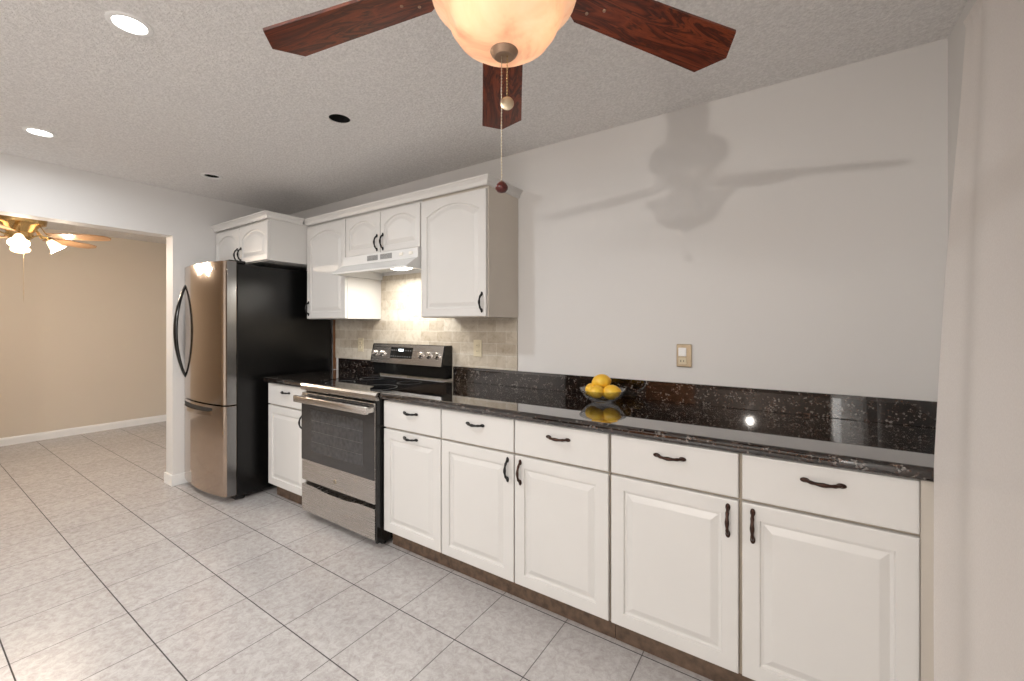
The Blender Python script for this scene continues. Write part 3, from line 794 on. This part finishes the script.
# ------------------------------------------------------------------ fan in the next room
gx, gy = -5.25, -1.63
t = thing('ceiling_fan', 'brass ceiling fan with light oak blades and bell shades in the next room', 'ceiling fan', (gx, gy, ZC))
G = (gx, gy, 0)
obj('ceiling_canopy', lathe(bmesh.new(), [(0, ZC-.001), (.10, ZC-.001), (.11, ZC-.03), (.09, ZC-.07), (.03, ZC-.10), (.03, 2.22), (0, 2.22)], G, 30), M['brass'], t, True)
obj('motor_housing', lathe(bmesh.new(), [(0, 2.245), (.11, 2.24), (.150, 2.225), (.155, 2.17), (.148, 2.135), (.11, 2.12), (.06, 2.04), (.05, 2.06), (0, 2.06)], G, 36), M['brass'], t, True)
for k in range(5):
    a = math.radians(50 + 72*k); ZB = 2.045
    bm = bmesh.new()
    out = [(.20, -.045), (.30, -.055), (.50, -.060), (.58, -.045), (.61, 0), (.58, .045), (.50, .060), (.30, .055), (.20, .045)]
    v0 = [bm.verts.new((x_, y_, -.003)) for x_, y_ in out]; v1 = [bm.verts.new((x_, y_, .003)) for x_, y_ in out]
    n = len(out); bm.faces.new(v0); bm.faces.new(v1[::-1])
    for i in range(n): bm.faces.new((v0[i], v0[(i+1) % n], v1[(i+1) % n], v1[i]))
    bd = obj('blade', bm, M['oak'], t, local=True)
    bd.matrix_local = Matrix.Translation((0, 0, ZB-ZC)) @ Matrix.Rotation(a, 4, 'Z') @ Matrix.Rotation(math.radians(-13), 4, 'X')
    ORG[bd.name] = Vector((0, 0, 0))
    ib = bmesh.new(); tube(ib, [(.12, 0, .080), (.17, .012, .008), (.22, -.01, .006), (.27, 0, .005)], [.010, .014, .018, .008], 8, .35, (0, 0, 1))
    obj('blade_iron', ib, M['brass'], bd, True)
obj('light_kit', lathe(bmesh.new(), [(.03, 2.075), (.075, 2.06), (.08, 2.03), (.05, 2.00), (.02, 1.985), (0, 1.985)], G, 28), M['brass'], t, True)
for k in range(4):
    a = math.radians(-8 + 90*k); dx, dy = math.cos(a), math.sin(a)
    ar = tube(bmesh.new(), [(gx+dx*.06, gy+dy*.06, 2.03), (gx+dx*.11, gy+dy*.11, 2.055), (gx+dx*.150, gy+dy*.150, 2.04), (gx+dx*.165, gy+dy*.165, 2.015)], .007, 8)
    arm = obj('lamp_arm', ar, M['brass'], t, True)
    tl = Matrix.Rotation(a, 4, 'Z') @ Matrix.Rotation(math.radians(-38), 4, 'Y')
    sh = obj('lamp_shade', lathe(bmesh.new(), [(.020, .005), (.026, -.005), (.034, -.030), (.042, -.060), (.060, -.085), (.058, -.085), (.040, -.060), (.031, -.030), (.022, -.005)], (gx+dx*.165, gy+dy*.165, 2.015), 24, tl), M['shade_lit'], arm, True)
    p = Vector((gx+dx*.165, gy+dy*.165, 2.015)) + (tl.to_3x3() @ Vector((0, 0, -.05)))
    obj('bulb', ball(bmesh.new(), p, .026), M['bulb'], arm, True)
    light('fan_lamp', 'POINT', Vector((gx+dx*.165, gy+dy*.165, 2.015)) + (tl.to_3x3() @ Vector((0, 0, -.11))), 13, (1, .83, .66), shadow_soft_size=.04)
obj('pull_chain', chain(gx+.01, gy+.02, 1.985, 1.50, step=.02), M['brass'], t, True)

# ------------------------------------------------------------------ lamp of the living area behind the camera (casts the fan's shadow on the wall)
lx, ly, lz = -.56, -5.2, 2.00
t = thing('pendant_lamp', 'white globe pendant lamp hanging behind the camera', 'pendant lamp', (lx, ly, ZC))
obj('canopy', lathe(bmesh.new(), [(0, ZC-.001), (.05, ZC-.001), (.05, ZC-.02), (0, ZC-.022)], (lx, ly, 0), 24), M['white_plastic'], t, True)
obj('cord', tube(bmesh.new(), [(lx, ly, ZC-.02), (lx, ly, 2.11)], .003, 6), M['white_plastic'], t, True)
light('pendant_light', 'POINT', (lx, ly, lz), 98, (1.0, .93, .85), shadow_soft_size=.03)

t = thing('added_fill_panel', 'added square fill light panel on the ceiling, unseen behind the camera', 'ceiling light', (-1.2, -4.5, ZC))  # added to brighten the room, out of view
bm = bmesh.new()
for a, b_, c, d in ((-1.82, -1.78, -5.12, -3.88), (-.62, -.58, -5.12, -3.88), (-1.78, -.62, -5.12, -5.08), (-1.78, -.62, -3.92, -3.88)): box(bm, a, b_, c, d, ZC-.05, ZC-.001)
obj('frame', bm, M['white_plastic'], t)
obj('diffuser', B(-1.78, -.62, -5.08, -3.92, ZC-.043, ZC-.03), M['fill_panel_glow'], t)

# ------------------------------------------------------------------ curtain
S_, C_ = math.sin(math.radians(33.725)), math.cos(math.radians(33.725))
edge = [(2.245, .445, -.46), (2.222, .430, -.475), (2.205, .422, -.462), (2.185, .418, -.500), (2.12, .408, -.535), (1.95, .395, -.555), (1.70, .372, -.588), (1.45, .350, -.620), (1.20, .332, -.650), (.93, .318, -.666), (.5, .316, -.672), (.012, .318, -.672)]
def lerp(tb, z_):
    for (z1, *a), (z0, *b_) in zip(tb, tb[1:]):
        if z0 <= z_ <= z1:
            k = (z_-z0)/(z1-z0); return [p*k+q*(1-k) for p, q in zip(a, b_)]
    return list(tb[0][1:]) if z_ > tb[0][0] else list(tb[-1][1:])
bm = bmesh.new(); nz, nsn = 90, 150; grid = []
for i in range(nz+1):
    z_ = 2.235 - (2.235-.012)*i/nz
    ex, ey = lerp(edge, z_); row = []
    for j in range(nsn+1):
        s = j/nsn; y = ey + (-1.75-ey)*s
        x = ex + (.425-ex)*(1-math.exp(-s*4.2))
        amp = .0095*(1-math.exp(-s*14))*(0.6+.4*(2.235-z_)/2.2)
        ph = s*24 + 1.4*math.sin(s*11) + .12*math.sin(z_*2.1)
        x += amp*math.sin(ph) + .0015*math.sin(ph*2.3+1)*(1-math.exp(-s*20))
        if z_ > 2.17: x += .006*math.sin(s*190+z_*30)*(1 if s > .005 else 0)
        row.append(bm.verts.new((min(x, XR-.012), y, z_)))
    grid.append(row)
for a, b_ in zip(grid, grid[1:]):
    for j in range(nsn): bm.faces.new((a[j], a[j+1], b_[j+1], b_[j]))
o = solo('curtain', bm, M['curtain'], 'sheer off white curtain hanging at the right wall beside the counter', 'curtain', True, origin=(.42, -1.1, .012))
